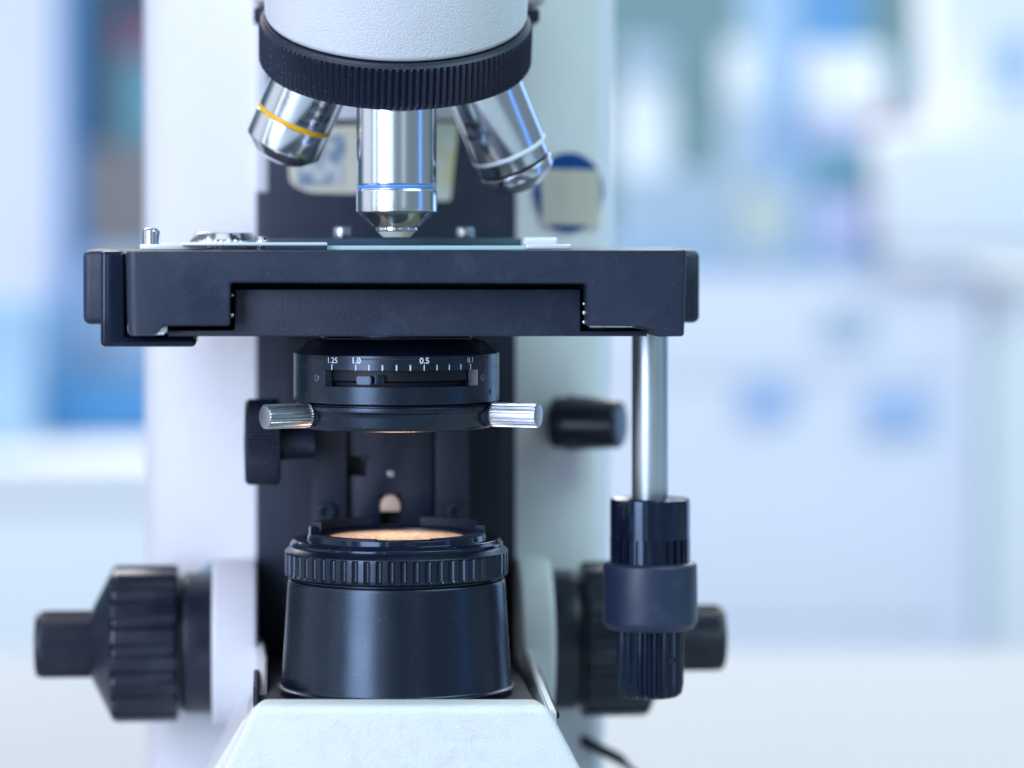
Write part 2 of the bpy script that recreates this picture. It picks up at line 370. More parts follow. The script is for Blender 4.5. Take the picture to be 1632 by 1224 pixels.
shelfbox('binder_row', 190, 500, 90, 230.5, 'teal', 'teal box on the carton, against the left edge of the arm', 'box')
shelfbox('small_box', 190, 500, 30, 88.5, 'red', 'dark red box on top of the teal box, left of the arm', 'box')
shelfbox('small_box', 190, 500, -100, 28.5, 'dkb', 'dark box on the very top of the pile at left of the arm', 'box')
# ================================================================== the microscope
MIC = bpy.data.objects.new('microscope', None); sc.collection.objects.link(MIC)
MIC.location = (X0*S, 0, -BASE*S); MIC.rotation_euler = (0, 0, PSI)
tag(MIC, 'white and black compound microscope with steel objectives over a black stage', 'microscope')
ZB = -BASE+1
# ---- arm: lofted column with rounded flanks
def armsec(dl, dr):
    Z = 0
    lx = lambda p, y: LX(p, y)
    pts = [(lx(815, 492), 700), (lx(815, 492), 492), (lx(822, 478), 478)]
    right = [(lx(850, 480), 480), (lx(905, 500), 500), (lx(945, 535), 535), (lx(963, 575), 575), (lx(975, 620), 620), (lx(980, 680), 680), (lx(980, 800), 800)]
    pts += [(x+dr*(i/6 if i < 6 else 1), y) for i, (x, y) in enumerate(right)]
    pts += [(lx(960, 1100)+dr, 1150), (lx(260, 1100), 1150)]
    left = [(lx(229, 800), 800), (lx(229, 680), 680), (lx(234, 630), 630), (lx(252, 585), 585), (lx(300, 535), 535), (lx(360, 500), 500)]
    pts += [(x+dl, y) for x, y in left]
    pts += [(lx(408, 478), 478), (lx(415, 492), 492), (lx(415, 492), 700)]
    return pts
bm = bmesh.new()
secs = [(armsec(0, 0), 560), (armsec(2, -10), -350), (armsec(6, -26), ZB)]
V = [[bm.verts.new((x, y, z)) for x, y in s] for s, z in secs]
n = len(V[0])
for A, B in zip(V, V[1:]):
    for i in range(n): bm.faces.new((A[i], A[(i+1) % n], B[(i+1) % n], B[i]))
bm.faces.new(V[0]); bm.faces.new(V[-1][::-1])
arm = link('arm', bm, 'white2', MIC, smooth=50)
# upper white face between the flanks above the black column
link('arm_front_panel', box(LX(414, 485), LX(816, 485), 486, 520, LZ(191, 486), 560, 3), 'white2', MIC)
# black upper and lower column
col = link('column_plate', prism([L(408, 308, 470), L(408, 1150, 470), L(822, 1150, 470), L(822, 192, 470), L(428, 192, 470), L(428, 308, 470)], 470, 500, 3), 'black', MIC)
link('column_slide', box(LX(457, 420), LX(800, 420), 420, 469, LZ(1150, 420), LZ(540, 420), 3), 'dark', MIC)
# white block filling beside the upper column
link('arm_step', box(LX(408, 466), LX(427, 466), 466, 486, LZ(306.5, 466), 560, 2), 'white2', MIC)
# arm head above the turret
link('arm_head', box(LX(402, 300), LX(866, 300), 190, 465, LZ(13, 300), 560, 16), 'white2', MIC)
link('turret_bearing', box(LX(404, 210), LX(860, 210), 205, 330, LZ(34, 210), LZ(13.5, 210), 4), 'dark', MIC)
# ---- paper labels on the column
def rpoly(pts, r): return rnd(pts, r, 4, True)
lab = link('paper_label', prism(rpoly([L(458, 205, 468), L(461, 293, 468), L(492, 307, 468), L(566, 309, 468), L(630, 300, 468), L(630, 196, 468)], 14), 467.6, 469.6), 'cream', MIC)
tag(lab, 'worn cream paper label with rubbed grey blue print')
link('printed_patch', prism(rpoly([L(473, 226, 467), L(473, 296, 467), L(548, 296, 467), L(552, 212, 467)], 10), 466.8, 467.4), 'labelprint', lab)
tp = link('tape_strip', prism(rpoly([L(668, 194, 467), L(668, 318, 467), L(718, 321, 467), L(731, 196, 467)], 8), 466.2, 469.4), 'tape', MIC)
tag(tp, 'yellowed strip of tape on the black column')
# round blue sticker and paper patch on the right flank, following its curve
def flankpt(px, py, off):
    prof = [(LX(p, y), y) for p, y in ((822, 478), (850, 480), (905, 500), (945, 535), (963, 575), (975, 620))]
    prof = [(x-6*i/5*0.5, y) for i, (x, y) in enumerate(prof)]
    best = None
    for (xa, ya), (xb, yb) in zip(prof, prof[1:]):
        for k in range(41):
            t = k/40; x = xa+(xb-xa)*t; y = ya+(yb-ya)*t
            q = proj(x, y, 0)[0]
            if best is None or abs(q-px) < best[0]:
                nn = Vector((yb-ya, -(xb-xa))).normalized(); best = (abs(q-px), x, y, nn)
    _, x, y, nn = best
    return Vector((x+nn.x*off, y+nn.y*off, LZ(py, y)))
def sheet(fn, nu, nv, offs):
    bm = bmesh.new(); g = [[bm.verts.new(fn(i/nu, j/nv, offs)) for j in range(nv+1)] for i in range(nu+1)]
    for i in range(nu):
        for j in range(nv): bm.faces.new((g[i][j], g[i+1][j], g[i+1][j+1], g[i][j+1]))
    r = bmesh.ops.solidify(bm, geom=bm.faces[:], thickness=1.0); return bm
def disc(u, v, off):
    a = (u-0.5)*2; h = math.sqrt(max(0, 1-a*a)); return flankpt(904+a*54, 306+(v-0.5)*2*h*63, off)
def patch(u, v, off): return flankpt(860+u*90+(v-.5)*4, 268+v*89+u*3, off)
st = link('round_sticker', sheet(disc, 24, 12, 6), 'navy', MIC); tag(st, 'round dark blue sticker half covered by a square of pale paper')
link('paper_patch', sheet(patch, 14, 8, 8.5), blotch('pale_grey_green_paper', (0.92, 0.86, 0.78), (0.94, 0.89, 0.76), 100, 0.35, 0.65), st)
# ---- turret: local -Z is the turret axis
TILT = R(24)
tx, tz = L(631, 27, 82)
tur = link('turret_ring', LT([(0, 0)]*0 + rnd([(196, 0), (213.5, 0), (215, -3), (219, -7)], 1) +
      [(221.5, -9.5), (222, -14), (222, -70), (219, -75), (210, -79), (150, -80), (0, -82)], 1008,
      mod=lambda i, k, r: (-(1-abs(((k % 8)/8.0)*2-1))*6.5*(0.0 if r < 220 else 1.0))), 'rubber', MIC, (tx, 82, tz), (TILT, 0, 0), smooth=25)
tag(tur, 'black finely ribbed turret ring')
link('turret_housing', LT([(0, 330), (226, 330), (218, 180), (212, 8), (207, 1.2), (0, 1.2)], 160, 7, n=6), 'white', MIC, (tx, 82, tz), (TILT, 0, 0), smooth=60)
tag(bpy.data.objects['turret_housing'], 'white grained housing above turret ring')
# ---- objectives (local z = 0 at the front end of the barrel, pointing down -z at tip)
def orient(d):  # rotation that takes -z to d
    return Vector((0, 0, -1)).rotation_difference(Vector(d).normalized()).to_euler()
def objective(loc, d, ring, ringz, profile, ringr, label, band=5.0):
    o = link('objective', LT(profile, 144, 1.1), 'turned', MIC, loc, orient(d), smooth=30); tag(o, label)
    r = link('colour_ring', LT([(ringr-3, ringz+band/2), (ringr, ringz+band/2), (ringr+0.3, ringz), (ringr, ringz-band/2), (ringr-3, ringz-band/2)], 144, 0.8), ring, o)
    return o
# centre
pc = [(0, 330), (64, 330), (64, 44), (62.3, 42.5), (62.3, 35.5), (64, 34), (64.6, 32), (64.6, 0), (60, -2.5)]
oc = objective((0, 0, LZ(337.5, 0)), (0, 0, -1), 'blue', 39, pc+[(0, -2.6)], 63.4, 'upright steel objective with a blue ring')
link('nose_cone', LT([(60, -2.0), (59, -3.4), (40.5, -23), (34, -25)], 144, 0.6), 'chrome', oc)
link('tip_ring', LT([(30, -24), (33, -24.4), (33, -30), (30.5, -31.5)], 96, 0.8), 'chrome', oc)
link('front_mount', LT([(31, -31), (21.5, -40.5), (17, -41), (16, -39), (0, -38.5)], 96, 0.7), 'tip', oc)
# left 10x
dl = (-0.387, 0.255, -0.886)
lx_, lz_ = L(452, 230, 126)
pl = [(0, 300), (63.5, 300), (63.5, 51.5), (62, 50.5), (62, 43.5), (63.5, 42.5), (63.5, 0), (62, -2), (44, -19), (30, -26), (24, -27), (22, -24), (0, -24)]
ol = objective((lx_, 126, lz_), dl, 'yellow', 47, pl, 63.0, 'short steel objective with a yellow ring leaning left', 7.5)
# right 100x
dr = (0.387, 0.255, -0.886)
rx_, rz_ = L(827, 277, 133)
pr = [(0, 330), (63.5, 330), (63.5, 50), (63.5, 42), (60, 41), (60, 22), (58.5, 21), (58.5, 16), (60, 15), (60, 0), (57, -3), (34, -21), (26, -24), (22, -21), (0, -21)]
orr = objective((rx_, 133, rz_), dr, 'whitering', 46, pr, 64.2, 'long steel objective with a white ring leaning right', 7)
link('black_ring', LT([(57, 21.4), (60.2, 20.5), (60.2, 16.5), (57, 15.6)], 144, 0.6), 'ink', orr)
# engravings on the left and right objectives
def engrave(parent, lines, r):
    for s, size, a, z in lines:
        link('engraving', wraptext(s, size, r, a, z), 'ink', parent, smooth=0)
engrave(ol, [('Plan', 17, R(24), 86), ('10x/0.25', 14, R(32), 70), ('\u221e/0.17', 12, R(18), 56)], 64.0)
engrave(orr, [('Plan', 18, R(-42), 112), ('100x/1.25', 15, R(-44), 92)], 64.0)
# ---- stage
YF = -240
q = lambda px, py: L(px, py, YF)
up = rpoly([q(199, 400), q(1096, 400)], 0.1)
outline = [q(200, 400), q(1095, 399), q(1091, 536), q(1048, 537), q(1043, 527), q(1020, 521), q(936, 520), q(935, 452), q(367, 450), q(366, 519), q(262, 519), q(248, 535), q(203, 535)]
ztop = LZ(399.5, YF)
bm = prism(outline, YF, 30)
xs_ = [v.co.x for v in bm.verts]; xa_, xb_ = min(xs_), max(xs_)
for side, off in ((0, 15), (1, 7)):
    es = [e for e in bm.edges if all(abs(v.co.y-YF) < 1 for v in e.verts) and abs(e.verts[0].co.z-e.verts[1].co.z) > 60 and (e.verts[0].co.x < xa_+8 if side == 0 else e.verts[0].co.x > xb_-8)]
    bmesh.ops.bevel(bm, geom=es, offset=off, segments=6, affect='EDGES', profile=.5)
bmesh.ops.bevel(bm, geom=[e for e in bm.edges if e.calc_face_angle(0) > .7], offset=2.0, segments=2, affect='EDGES')
stg = link('stage_plate', bm, 'black', MIC)
# rounded left and right front corners are separate strips of the same casting
lx0, lx1 = LX(197, YF+12), LX(212, YF)
tag(stg, 'black matte front stage plate')
link('stage_rear_plate', box(LX(134, 60), LX(1112, 60), 32, 330, LZ(515, 60), ztop-0.5, 11), 'black', MIC)
qq = lambda px, py: L(px, py, -170)
link('slide_drive_rail', prism([qq(160, 400), qq(199, 400), qq(199, 537.5), qq(312, 538), qq(312, 553), qq(160, 553)], -170, 28, 7), 'gloss', MIC)
tag(bpy.data.objects['slide_drive_rail'], 'glossy black rail at the left end of the stage')
ql = lambda px, py: L(px, py, -195)
lower = link('lower_carriage', prism([ql(374, 461), ql(925, 461), ql(925, 528), ql(1030, 527), ql(1032, 536), ql(268, 536), ql(268, 526.5), ql(374, 526.5)], -195, 26, 1.6), 'black', MIC)
link('carriage_bottom', box(-112, 112, -120, 300, LZ(541, -120), LZ(538.2, -120), 1), 'dark', MIC)
for px, py, r in ((370, 470, 2.4), (369.5, 502, 3.2), (931, 484, 2.8), (931.5, 498, 4), (931, 513, 3.4)):
    X, Z = L(px, py, -215)
    link('glint_ball', LT([(0, -r), (r*.7, -r*.7), (r, 0), (r*.7, r*.7), (0, r)], 20, 1), 'chrome', MIC, (X, -215, Z))  # chrome balls added for the glints of small stage hardware
X, Z = L(254, 522, -225); link('rail_screw', LT([(0, 0), (7.5, 0), (8, 3), (8, 14), (0, 14)], 24, 1), 'nickel', MIC, (X-2, -225, Z), (0, R(90), 0))
X, Z = L(312, 545, -150)
link('gap_block', box(LX(262, 30), LX(940, 30), 27, 300, LZ(533, 30), LZ(515.5, 30), 2), 'dark', MIC)  # added dark block, keeps the bright background out of the gap
# ---- on top of the stage
hold = link('slide_holder', box(LX(290, -60), LX(521, -60), -95, 10, LZ(391.5, -60), LZ(386.5, -60), 1.2), 'alu', MIC)
tag(hold, 'bare metal slide holder with a knurled disc')
link('holder_base', box(LX(226, 40), LX(330, 40), -40, 120, ztop+.2, LZ(389, 40), 1.5), 'alu', hold)
X = LX(241, 20); link('pin', LT([(0, ztop+.2), (18, ztop+.2), (18, ztop+5), (13.5, ztop+7), (13.5, LZ(368, 20)), (9, LZ(363.5, 20)), (0, LZ(364, 20))], 40, 1.2), 'chrome', hold, (X, 20, 0))
X = LX(357, 105); z_ = ztop
link('knurled_disc', LT([(0, z_+.2), (52, z_+.2), (55, z_+3), (55, z_+13), (52, z_+17), (44, LZ(371, 105)), (24, LZ(367.5, 105)), (0, LZ(367, 105))], 160, 1.2, mod=lambda i, k, r: -1.2 if (k % 4) < 2 and r > 53 else 0), 'chrome', hold, (X, 105, 0))
X = LX(418, 60); link('pivot_nut', LT([(0, z_+.2), (11, z_+.2), (11, LZ(384, 60)), (6, LZ(377, 60)), (0, LZ(377, 60))], 32, 1.5), 'chrome', hold, (X, 60, 0))
link('rear_bar', box(LX(406, 130), LX(836, 130), 118, 160, ztop+.2, LZ(380, 130), 2), 'teal', hold)
link('spring_clip', box(LX(837, -60), LX(908, -60), -82, -40, LZ(397, -60), LZ(389.5, -60), 1.5), 'alu', hold)
link('clip_block', box(LX(833, 40), LX(887, 40), 20, 75, ztop+1, LZ(378.5, 40), 4), 'whitering', hold)
for px in (546, 741):
    X = LX(px, 215); link('stage_screw', LT([(0, z_+.2), (9, z_+.2), (9, LZ(380, 215)), (15, LZ(379, 215)), (15, LZ(364, 215)), (12, LZ(362, 215)), (0, LZ(362, 215))], 36, 1.5), 'nickel', MIC, (X, 215, 0))
# ---- rod and coaxial drive knobs under the right end of the stage
YR = 70
rod = (LX(1036, YR), YR, 0)
link('drive_shaft', LT([(0, LZ(518, YR)), (29.5, LZ(518, YR)), (29.5, LZ(798, YR)), (0, LZ(798, YR))], 64, 1), 'steel', MIC, rod)
def flute(seg_per, depth, zlo=None, zhi=None):
    return lambda i, k, r: 0
kz = lambda py: LZ(py, YR)
def knob(name, prof, seg, m, mod=None, b=1.5, parent=MIC, loc=rod, rot=(0, 0, 0), sm=35): return link(name, LT(prof, seg, b, mod), m, parent, loc, rot, sm)
prof = [(0, kz(797)), (62, kz(797)), (64, kz(799)), (64, kz(862))]
k1 = knob('stage_drive_knob', [(0, kz(797)), (34, kz(797)), (36, kz(800)), (60, kz(800)), (64.5, kz(797)), (65, kz(803)), (65, kz(860))], 96, 'gloss')
tag(k1, 'upper black drive knob with slots')
link('slotted_skirt', LT([(65, kz(860)), (65.2, kz(861)), (65.2, kz(908)), (0, kz(908))], 26*12, 0, mod=lambda i, k, r: (-5.0 if (k % 12) >= 7 and r > 65.1 else 0)), 'gloss', k1, smooth=20)
k2 = knob('stage_drive_collar', [(0, kz(898)), (70, kz(898)), (76.5, kz(902)), (77.5, kz(993)), (70, kz(1005)), (0, kz(1005))], 128, 'grey', b=3)
k3 = knob('stage_drive_lower_knob', [(0, kz(1003)), (55, kz(1003)), (55, kz(1010)), (55, kz(1092)), (52, kz(1108)), (44, kz(1114)), (0, kz(1114))], 22*12, 'gloss',
          mod=lambda i, k, r: (-6*(1-(((k % 12)-6)/5.0)**2) if 1 <= (k % 12) <= 11 and r > 50 else 0), b=2, sm=25)
a = ang(1066-(1036-632), 55); link('grub_screw', LT([(0, 0), (4.6, 0), (4.6, 2), (0, 2)], 20, .5), 'ink', k3, (55*sin(0.55), -55*cos(0.55)+1.5, kz(1052)), (R(90), 0, 0.55))
# ---- condenser
RC = 163.5
con = bmesh.new(); zt, zb = LZ(560, 0), LZ(637.5, 0)
z1, z0 = -212.0, -237.5            # window
wa, wb = ang(517, RC), ang(760, RC)
lathe(con, rnd([(130, z1), (RC, z1), (RC, zt-1.5), (RC-2, zt), (142, zt+16), (120, zt+22), (120, zt+40)], .6), 256)
lathe(con, rnd([(120, zb), (RC-1, zb), (RC, zb+1), (RC, z0), (130, z0)], .4), 256)
arc(con, 130, RC, wb, wa+2*pi, z0, z1, 120)
cond = link('condenser', con, 'satin', MIC, smooth=30); tag(cond, 'round black condenser with an aperture scale window')
RP = RC+1.3
pa, pb = ang(497, RP), ang(777, RP); zp1, zp0 = LZ(568, 0)+1.2, zb+1.5
zp1 = -195.5
bm = bmesh.new()
arc(bm, RC-2, RP, pa, pb, z1+.4, zp1, 60); arc(bm, RC-2, RP, pa, pb, zp0, z0-.4, 60)
arc(bm, RC-2, RP, pa, wa-.003, z0-.4, z1+.4, 8); arc(bm, RC-2, RP, wb+.003, pb, z0-.4, z1+.4, 8)
plate = link('scale_plate', bm, 'satin', cond, smooth=30)
bm = bmesh.new()      # dark joint line around the plate
for A_ in ((pa-.014, pa-.001), (pb+.001, pb+.014)): arc(bm, RC-2, RC+.25, *A_, zp0, zp1+.8, 2)
arc(bm, RC-2, RC+.25, pa-.008, pb+.008, zp1+.2, zp1+2.0, 60)
link('plate_joint', bm, 'ink', cond, smooth=0)
bm = bmesh.new(); arc(bm, 148, RP+.4, wb-.012, wb-.001, z0+.3, z1-.3, 2); link('window_edge_shading', bm, 'nickel', cond, smooth=0); bm = bmesh.new(); arc(bm, 148, RP+.2, wa+.001, wa+.007, z0+.3, z1-.3, 2); link('window_edge_shading', bm, 'gun', cond, smooth=0)  # slot walls: light at right, dimness at left put into the metals
link('aperture_drum', LT([(0, z1+8), (146, z1+8), (146, z0+8), (139, z0+6), (139, z0-4), (0, z0-4)], 200, .6), 'drum', cond)
bm = bmesh.new(); a0, a1 = ang(568, 170), ang(591, 170); arc(bm, 135, 171, a0, a1, z0+4.5, z0+17, 6)
arc(bm, 135, 156, a1-.002, ang(612, 156), z0+5.5, z0+18.5, 6)
bmesh.ops.recalc_face_normals(bm, faces=bm.faces); bmesh.ops.bevel(bm, geom=[e for e in bm.edges if e.calc_face_angle(0) > 1], offset=1.6, segments=2, affect='EDGES')
tag(link('aperture_lever', bm, 'gloss', cond), 'small black lever in window')
for s, px, size, bold in (('1.25', 529.5, 12.4, 0.1), ('1.0', 567.5, 13.2, 0.8), ('0.5', 676.5, 13, 0.4), ('0.1', 750, 12.2, 0.0)):
    link('scale_number', wraptext(s, size, RP+.25, ang(px, RP), -200.9, bold), 'print', cond, smooth=0)
for i, px in enumerate((529, 567, 588, 609.5, 632, 654, 676, 696.5, 716, 734.5, 750)):
    a = ang(px, RP); h = 10.6
    bm = bmesh.new(); t = 0.85/RP if 560 < px < 660 else 0.65/RP; arc(bm, RC, RP+.25, a-t, a+t, -211.6, -203.0, 1)
    link('scale_mark', bm, 'print', cond, smooth=0)
def phillips(px, parent):
    a = ang(px, RP); P = Vector((RP*sin(a), -RP*cos(a), -225.0))
    o = link('phillips_screw', LT([(0, 1.2), (5.2, 1.2), (6, .6), (6, -1), (0, -1)], 32, .3), 'gun', parent, P, (R(90), 0, a))
    bm = bmesh.new(); box(-4, 4, -.8, .8, 1.1, 1.45, 0, bm); box(-.8, .8, -4, 4, 1.1, 1.5, 0, bm)
    return o, bm
for px in (505, 769.5):
    o, bm = phillips(px, cond)
    bm.transform(Matrix.Translation(o.location/S) @ o.rotation_euler.to_matrix().to_4x4() @ Matrix.Rotation(random.random(), 4, 'Z'))
    link('screw_cross', bm, 'ink', cond, smooth=0)
for px in (489.5, 781.5):
    a = ang(px, RC); link('pin_hole', LT([(0, .4), (3.6, .4), (4.2, 0), (4.2, -1)], 24), 'ink', cond, (RC*sin(a), -RC*cos(a), LZ(621, 0)), (R(90), 0, a))
# centring ring with its two screws
ring = link('centring_ring', LT([(120, zb-2), (158, zb-2), (158, zb-4), (RC, zb-4.5), (RC, zb-12), (159.5, zb-15), (157.5, zb-20), (155.5, zb-36), (153, zb-41), (149, zb-42.5), (100, zb-40), (0, zb-38)], 256, 1.2), 'satin', MIC)
tag(ring, 'black lower ring of the condenser, lit orange from below')
link('condenser_lens', LT([(0, zb-43), (60, zb-42.5), (96, zb-40.5), (99, zb-39)], 96, 0), glassmat('lens_glass', (0.8, 0.85, 0.9), 0.02), ring)
for sgn, Rr, A_, pname in ((-1, 242, R(30), 'l'), (1, 246, R(28), 'r')):
    d = Vector((sgn*cos(A_), -sin(A_), 0)); P = d*Rr; P.z = LZ(663.5, -120)
    prof = [(0, 0), (17.5, 0), (19.2, -1.7), (19.2, -76), (18, -78), (10, -78.5), (9, -96), (0, -96)]
    sc_ = link('centring_screw', LT(prof, 24*6, .6, mod=lambda i, k, r: ((0, 0, -1, -4.2, -4.6, -3.6)[k % 6] if r > 18.5 else 0)), 'nickel', MIC, P, Vector((0, 0, 1)).rotation_difference(d).to_euler(), smooth=20)
    link('dark_collar', LT([(0, -78), (15, -78), (20, -90), (22, -112), (0, -112)], 48, 2), 'satin', sc_)
# ---- substage bracket seen between condenser and lamp
def fr(px0, px1, py0, py1, Y, dep, m, name, bev=2, parent=MIC): return link(name, box(LX(px0, Y), LX(px1, Y), Y, Y+dep, LZ(py1, Y), LZ(py0, Y), bev), m, parent)
fr(500, 553, 560, 880, 215, 200, 'black', 'guide_rail'); fr(694, 746, 560, 880, 215, 200, 'black', 'guide_rail')
fr(497, 749, 560, 882, 260, 158, 'dark', 'bracket')
bm = prism([L(*p, 230) for p in ((555, 560), (691, 560), (691, 870), (638, 870), (638, 788), (606, 788), (606, 870), (555, 870), (555, 758), (584, 758), (584, 727), (555, 727))], 230, 258, .8, seg=2)
bk = link('bracket_face', bm, 'black', MIC)
link('latch', box(LX(576, 226), LX(585, 226), 226, 250, LZ(733, 226), LZ(726, 226), 1.5), 'grey', bk)
X, Z = L(622.5, 800, 222)
a_, b_, c_ = LX(606.5, 236), LX(637.5, 236), LZ(814, 236); r_ = (b_-a_)/2
bm = prism([(a_, c_), (b_, c_)]+[((a_+b_)/2+r_*cos(pi*k/14), c_+10+(r_+1)*sin(pi*k/14)) for k in range(15)], 222, 250, 2)
tag(link('stop_pin', bm, 'pin', MIC), 'round topped metal pin with orange lamp light put into its colour')
X, Z = L(623, 755, 226); link('grub_screw', LT([(0, 2), (5.5, 2), (6.5, .6), (6.5, -4)], 24, .6), 'nickel', MIC, (X, 228, Z), (R(90), 0, 0))
for px in (520, 727.5):
    X, Z = L(px, 815.5, 212); h = bmesh.new()
    lathe(h, rnd([(15, -4), (16.5, -3), (16.5, 4), (14.5, 6), (9, 6)], .8), 48)
    lathe(h, [(9.0, 6), (8, 5.4), (7.6, -2), (0, -2)], 6)
    link('hex_bolt', h, 'black', MIC, (X, 212, Z), (R(90), 0, 0), smooth=30)
# condenser focus knob on the left of the bracket
X, Z = L(447, 704, 170)
kn = link('condenser_focus_knob', LT([(0, 0), (60, 0), (69, -2), (70.5, -6), (70.5, -52), (66, -58), (0, -60)], 70*6, 1.5, mod=lambda i, k, r: -1.8*abs(((k % 6)/6.0)*2-1) if r > 69.8 else 0), 'rubber', MIC, (X, 170, Z), (0, R(90), 0), smooth=20)
link('hub', LT([(0, 0), (30, 0), (27, 56), (0, 56)], 48, 1), 'black', kn)
# ---- lamp housing with field lens
f = lambda py: LZ(py, 0)
hs = link('lamp_housing', LT([(0, f(920)), (168, f(920)), (171.5, f(921.5)), (173, f(926)), (183, f(1086)), (186, f(1089)), (190, f(1089.5)), (190.5, f(1092)), (187, f(1094)), (180, f(1095)), (179, f(1124)), (0, f(1124))], 256, 1.5, n=4), 'satin', MIC)
tag(hs, 'tapered satin black lamp housing')
kr = link('field_ring', LT([(165, f(921)), (165, f(917)), (171, f(917)), (177.5, f(913)), (178, f(909)), (178, f(880)), (177.6, f(876)), (169, f(868)), (167, f(868.5))], 58*12, .8,
      mod=lambda i, k, r: (-4.6*(sin(pi*((k % 12)-5)/7)**.6) if 5 < (k % 12) < 12 and r > 177.7 else (0))), 'satin', MIC, smooth=30)
tag(kr, 'ribbed black ring around the lamp window')
fl = link('field_lens_mount', LT([(160, f(880)), (167.5, f(870)), (169.5, f(866)), (169, f(863)), (163, f(857)), (150, f(856.5)), (147, f(858)), (146, f(859)), (143, f(859)), (141, f(850)), (138, f(848.5)), (125, f(848.5)), (117, f(852)), (112, f(855)), (110, f(858)), (0, f(858))], 256, .9), 'gloss', MIC)
for a0, a1, zz in ((-75, -16, 848), (22, 84, 848), (110, 160, 838), (196, 250, 838)):
    bm = bmesh.new(); arc(bm, 127, 141, R(a0), R(a1), f(858), f(zz-3 if zz < 845 else zz-1), 40)
    bmesh.ops.recalc_face_normals(bm, faces=bm.faces)
    link('bayonet_rim', bm, 'dark', fl, smooth=30)
for a in (-83, 86):
    bm = bmesh.new(); arc(bm, 126, 140, R(a-6), R(a+6), f(858), f(836), 5)
    bmesh.ops.recalc_face_normals(bm, faces=bm.faces); bmesh.ops.bevel(bm, geom=[e for e in bm.edges if e.calc_face_angle(0) > 1], offset=1.2, segments=2, affect='EDGES')
    link('bayonet_lug', bm, 'gloss', fl)
tag(link('lit_lens', LT([(0, f(852.5)), (60, f(853)), (110, f(855.5)), (112, f(857))], 96), 'lamp', fl), 'glowing orange frosted window')
lp = bpy.data.lights.new('field_lamp', 'AREA'); lp.shape = 'DISK'; lp.size = 90*S; lp.energy = 0.018; lp.color = (1.0, 0.62, 0.38); lp.spread = R(120)
lo_ = bpy.data.objects.new('field_lamp', lp); sc.collection.objects.link(lo_); lo_.location = (X0*S, 0, f(850)*S); lo_.rotation_euler = (pi, 0, 0)
link('retaining_ring', LT([(108, f(856)), (109, f(851.5)), (113, f(850.5)), (116, f(852.5))], 128, .5), 'plastic', fl)
# ---- base
zt0 = LZ(1125, -240); zl = ZB
def section(y, pts): return [(x, y, z) for x, z in pts]
bm = bmesh.new()
def hexa(c):   # eight corners -> closed block with one strong bevel
    vs = [bm.verts.new(p) for p in c]
    for f_ in ((0, 1, 2, 3), (7, 6, 5, 4), (0, 4, 5, 1), (1, 5, 6, 2), (2, 6, 7, 3), (3, 7, 4, 0)): bm.faces.new([vs[i] for i in f_])
def P3(px, py, Y): X, Z = L(px, py, Y); return (X, Y, Z)
pf = [P3(402, 1125, -250), P3(874, 1125, -250)]
def edgept(top, bot, z):   # along the sloping edge down to the bench
    t = (z-top[2])/(bot[2]-top[2]); return tuple(top[i]+(bot[i]-top[i])*t for i in range(3))
bl, br = P3(352, 1224, -256), P3(926, 1224, -256)
pl_, pr_ = edgept(pf[0], bl, zl), edgept(pf[1], br, zl)
dz = (0, 75, 0)
hexa([pf[0], pf[1], pr_, pl_, (pf[0][0]+14, -170, pf[0][2]), (pf[1][0]-10, -170, pf[1][2]), (pr_[0]-10, -170, zl), (pl_[0]+14, -170, zl)])
bmesh.ops.recalc_face_normals(bm, faces=bm.faces)
bmesh.ops.bevel(bm, geom=[e for e in bm.edges], offset=13, segments=6, affect='EDGES', profile=.5)
wb_ = M['white'].copy(); wb_.name = 'white_enamel_with_glue_residue'; M['base'] = wb_
nt = wb_.node_tree; n = nt.nodes; b = n['Principled BSDF']; src = b.inputs['Base Color'].links[0].from_socket
tc = n.new('ShaderNodeTexCoord'); sx = n.new('ShaderNodeSeparateXYZ'); nt.links.new(tc.outputs['Object'], sx.inputs[0])
def band(out, lo, hi, soft):
    a = n.new('ShaderNodeMapRange'); a.inputs[1].default_value = lo; a.inputs[2].default_value = lo+soft; nt.links.new(out, a.inputs[0])
    c = n.new('ShaderNodeMapRange'); c.inputs[1].default_value = hi-soft; c.inputs[2].default_value = hi; c.inputs[3].default_value = 1; c.inputs[4].default_value = 0; nt.links.new(out, c.inputs[0])
    m = n.new('ShaderNodeMath'); m.operation = 'MULTIPLY'; nt.links.new(a.outputs[0], m.inputs[0]); nt.links.new(c.outputs[0], m.inputs[1]); return m.outputs[0]
bx = band(sx.outputs[0], LX(510, -260)*S, LX(786, -260)*S, 0.0012); bz = band(sx.outputs[2], LZ(1400, -260)*S, LZ(1144, -260)*S, 0.0012)
mm = n.new('ShaderNodeMath'); mm.operation = 'MULTIPLY'; nt.links.new(bx, mm.inputs[0]); nt.links.new(bz, mm.inputs[1])
nz = n.new('ShaderNodeTexNoise'); nz.inputs['Scale'].default_value = 260; nz.inputs['Detail'].default_value = 8; nz.inputs['Roughness'].default_value = 0.75; nt.links.new(tc.outputs['Object'], nz.inputs['Vector'])
nr = n.new('ShaderNodeMapRange'); nr.inputs[1].default_value = 0.45; nr.inputs[2].default_value = 0.70; nr.inputs[4].default_value = 0.6; nt.links.new(nz.outputs[0], nr.inputs[0])
m2 = n.new('ShaderNodeMath'); m2.operation = 'MULTIPLY'; nt.links.new(mm.outputs[0], m2.inputs[0]); nt.links.new(nr.outputs[0], m2.inputs[1])
mx = n.new('ShaderNodeMix'); mx.data_type = 'RGBA'; nt.links.new(m2.outputs[0], mx.inputs[0]); nt.links.new(src, mx.inputs[6]); mx.inputs[7].default_value = (0.62, 0.57, 0.48, 1)
nt.links.new(mx.outputs[2], b.inputs['Base Color'])
bf = link('base_front', bm, 'base', MIC, smooth=60); tag(bf, 'white sloping front of the foot')
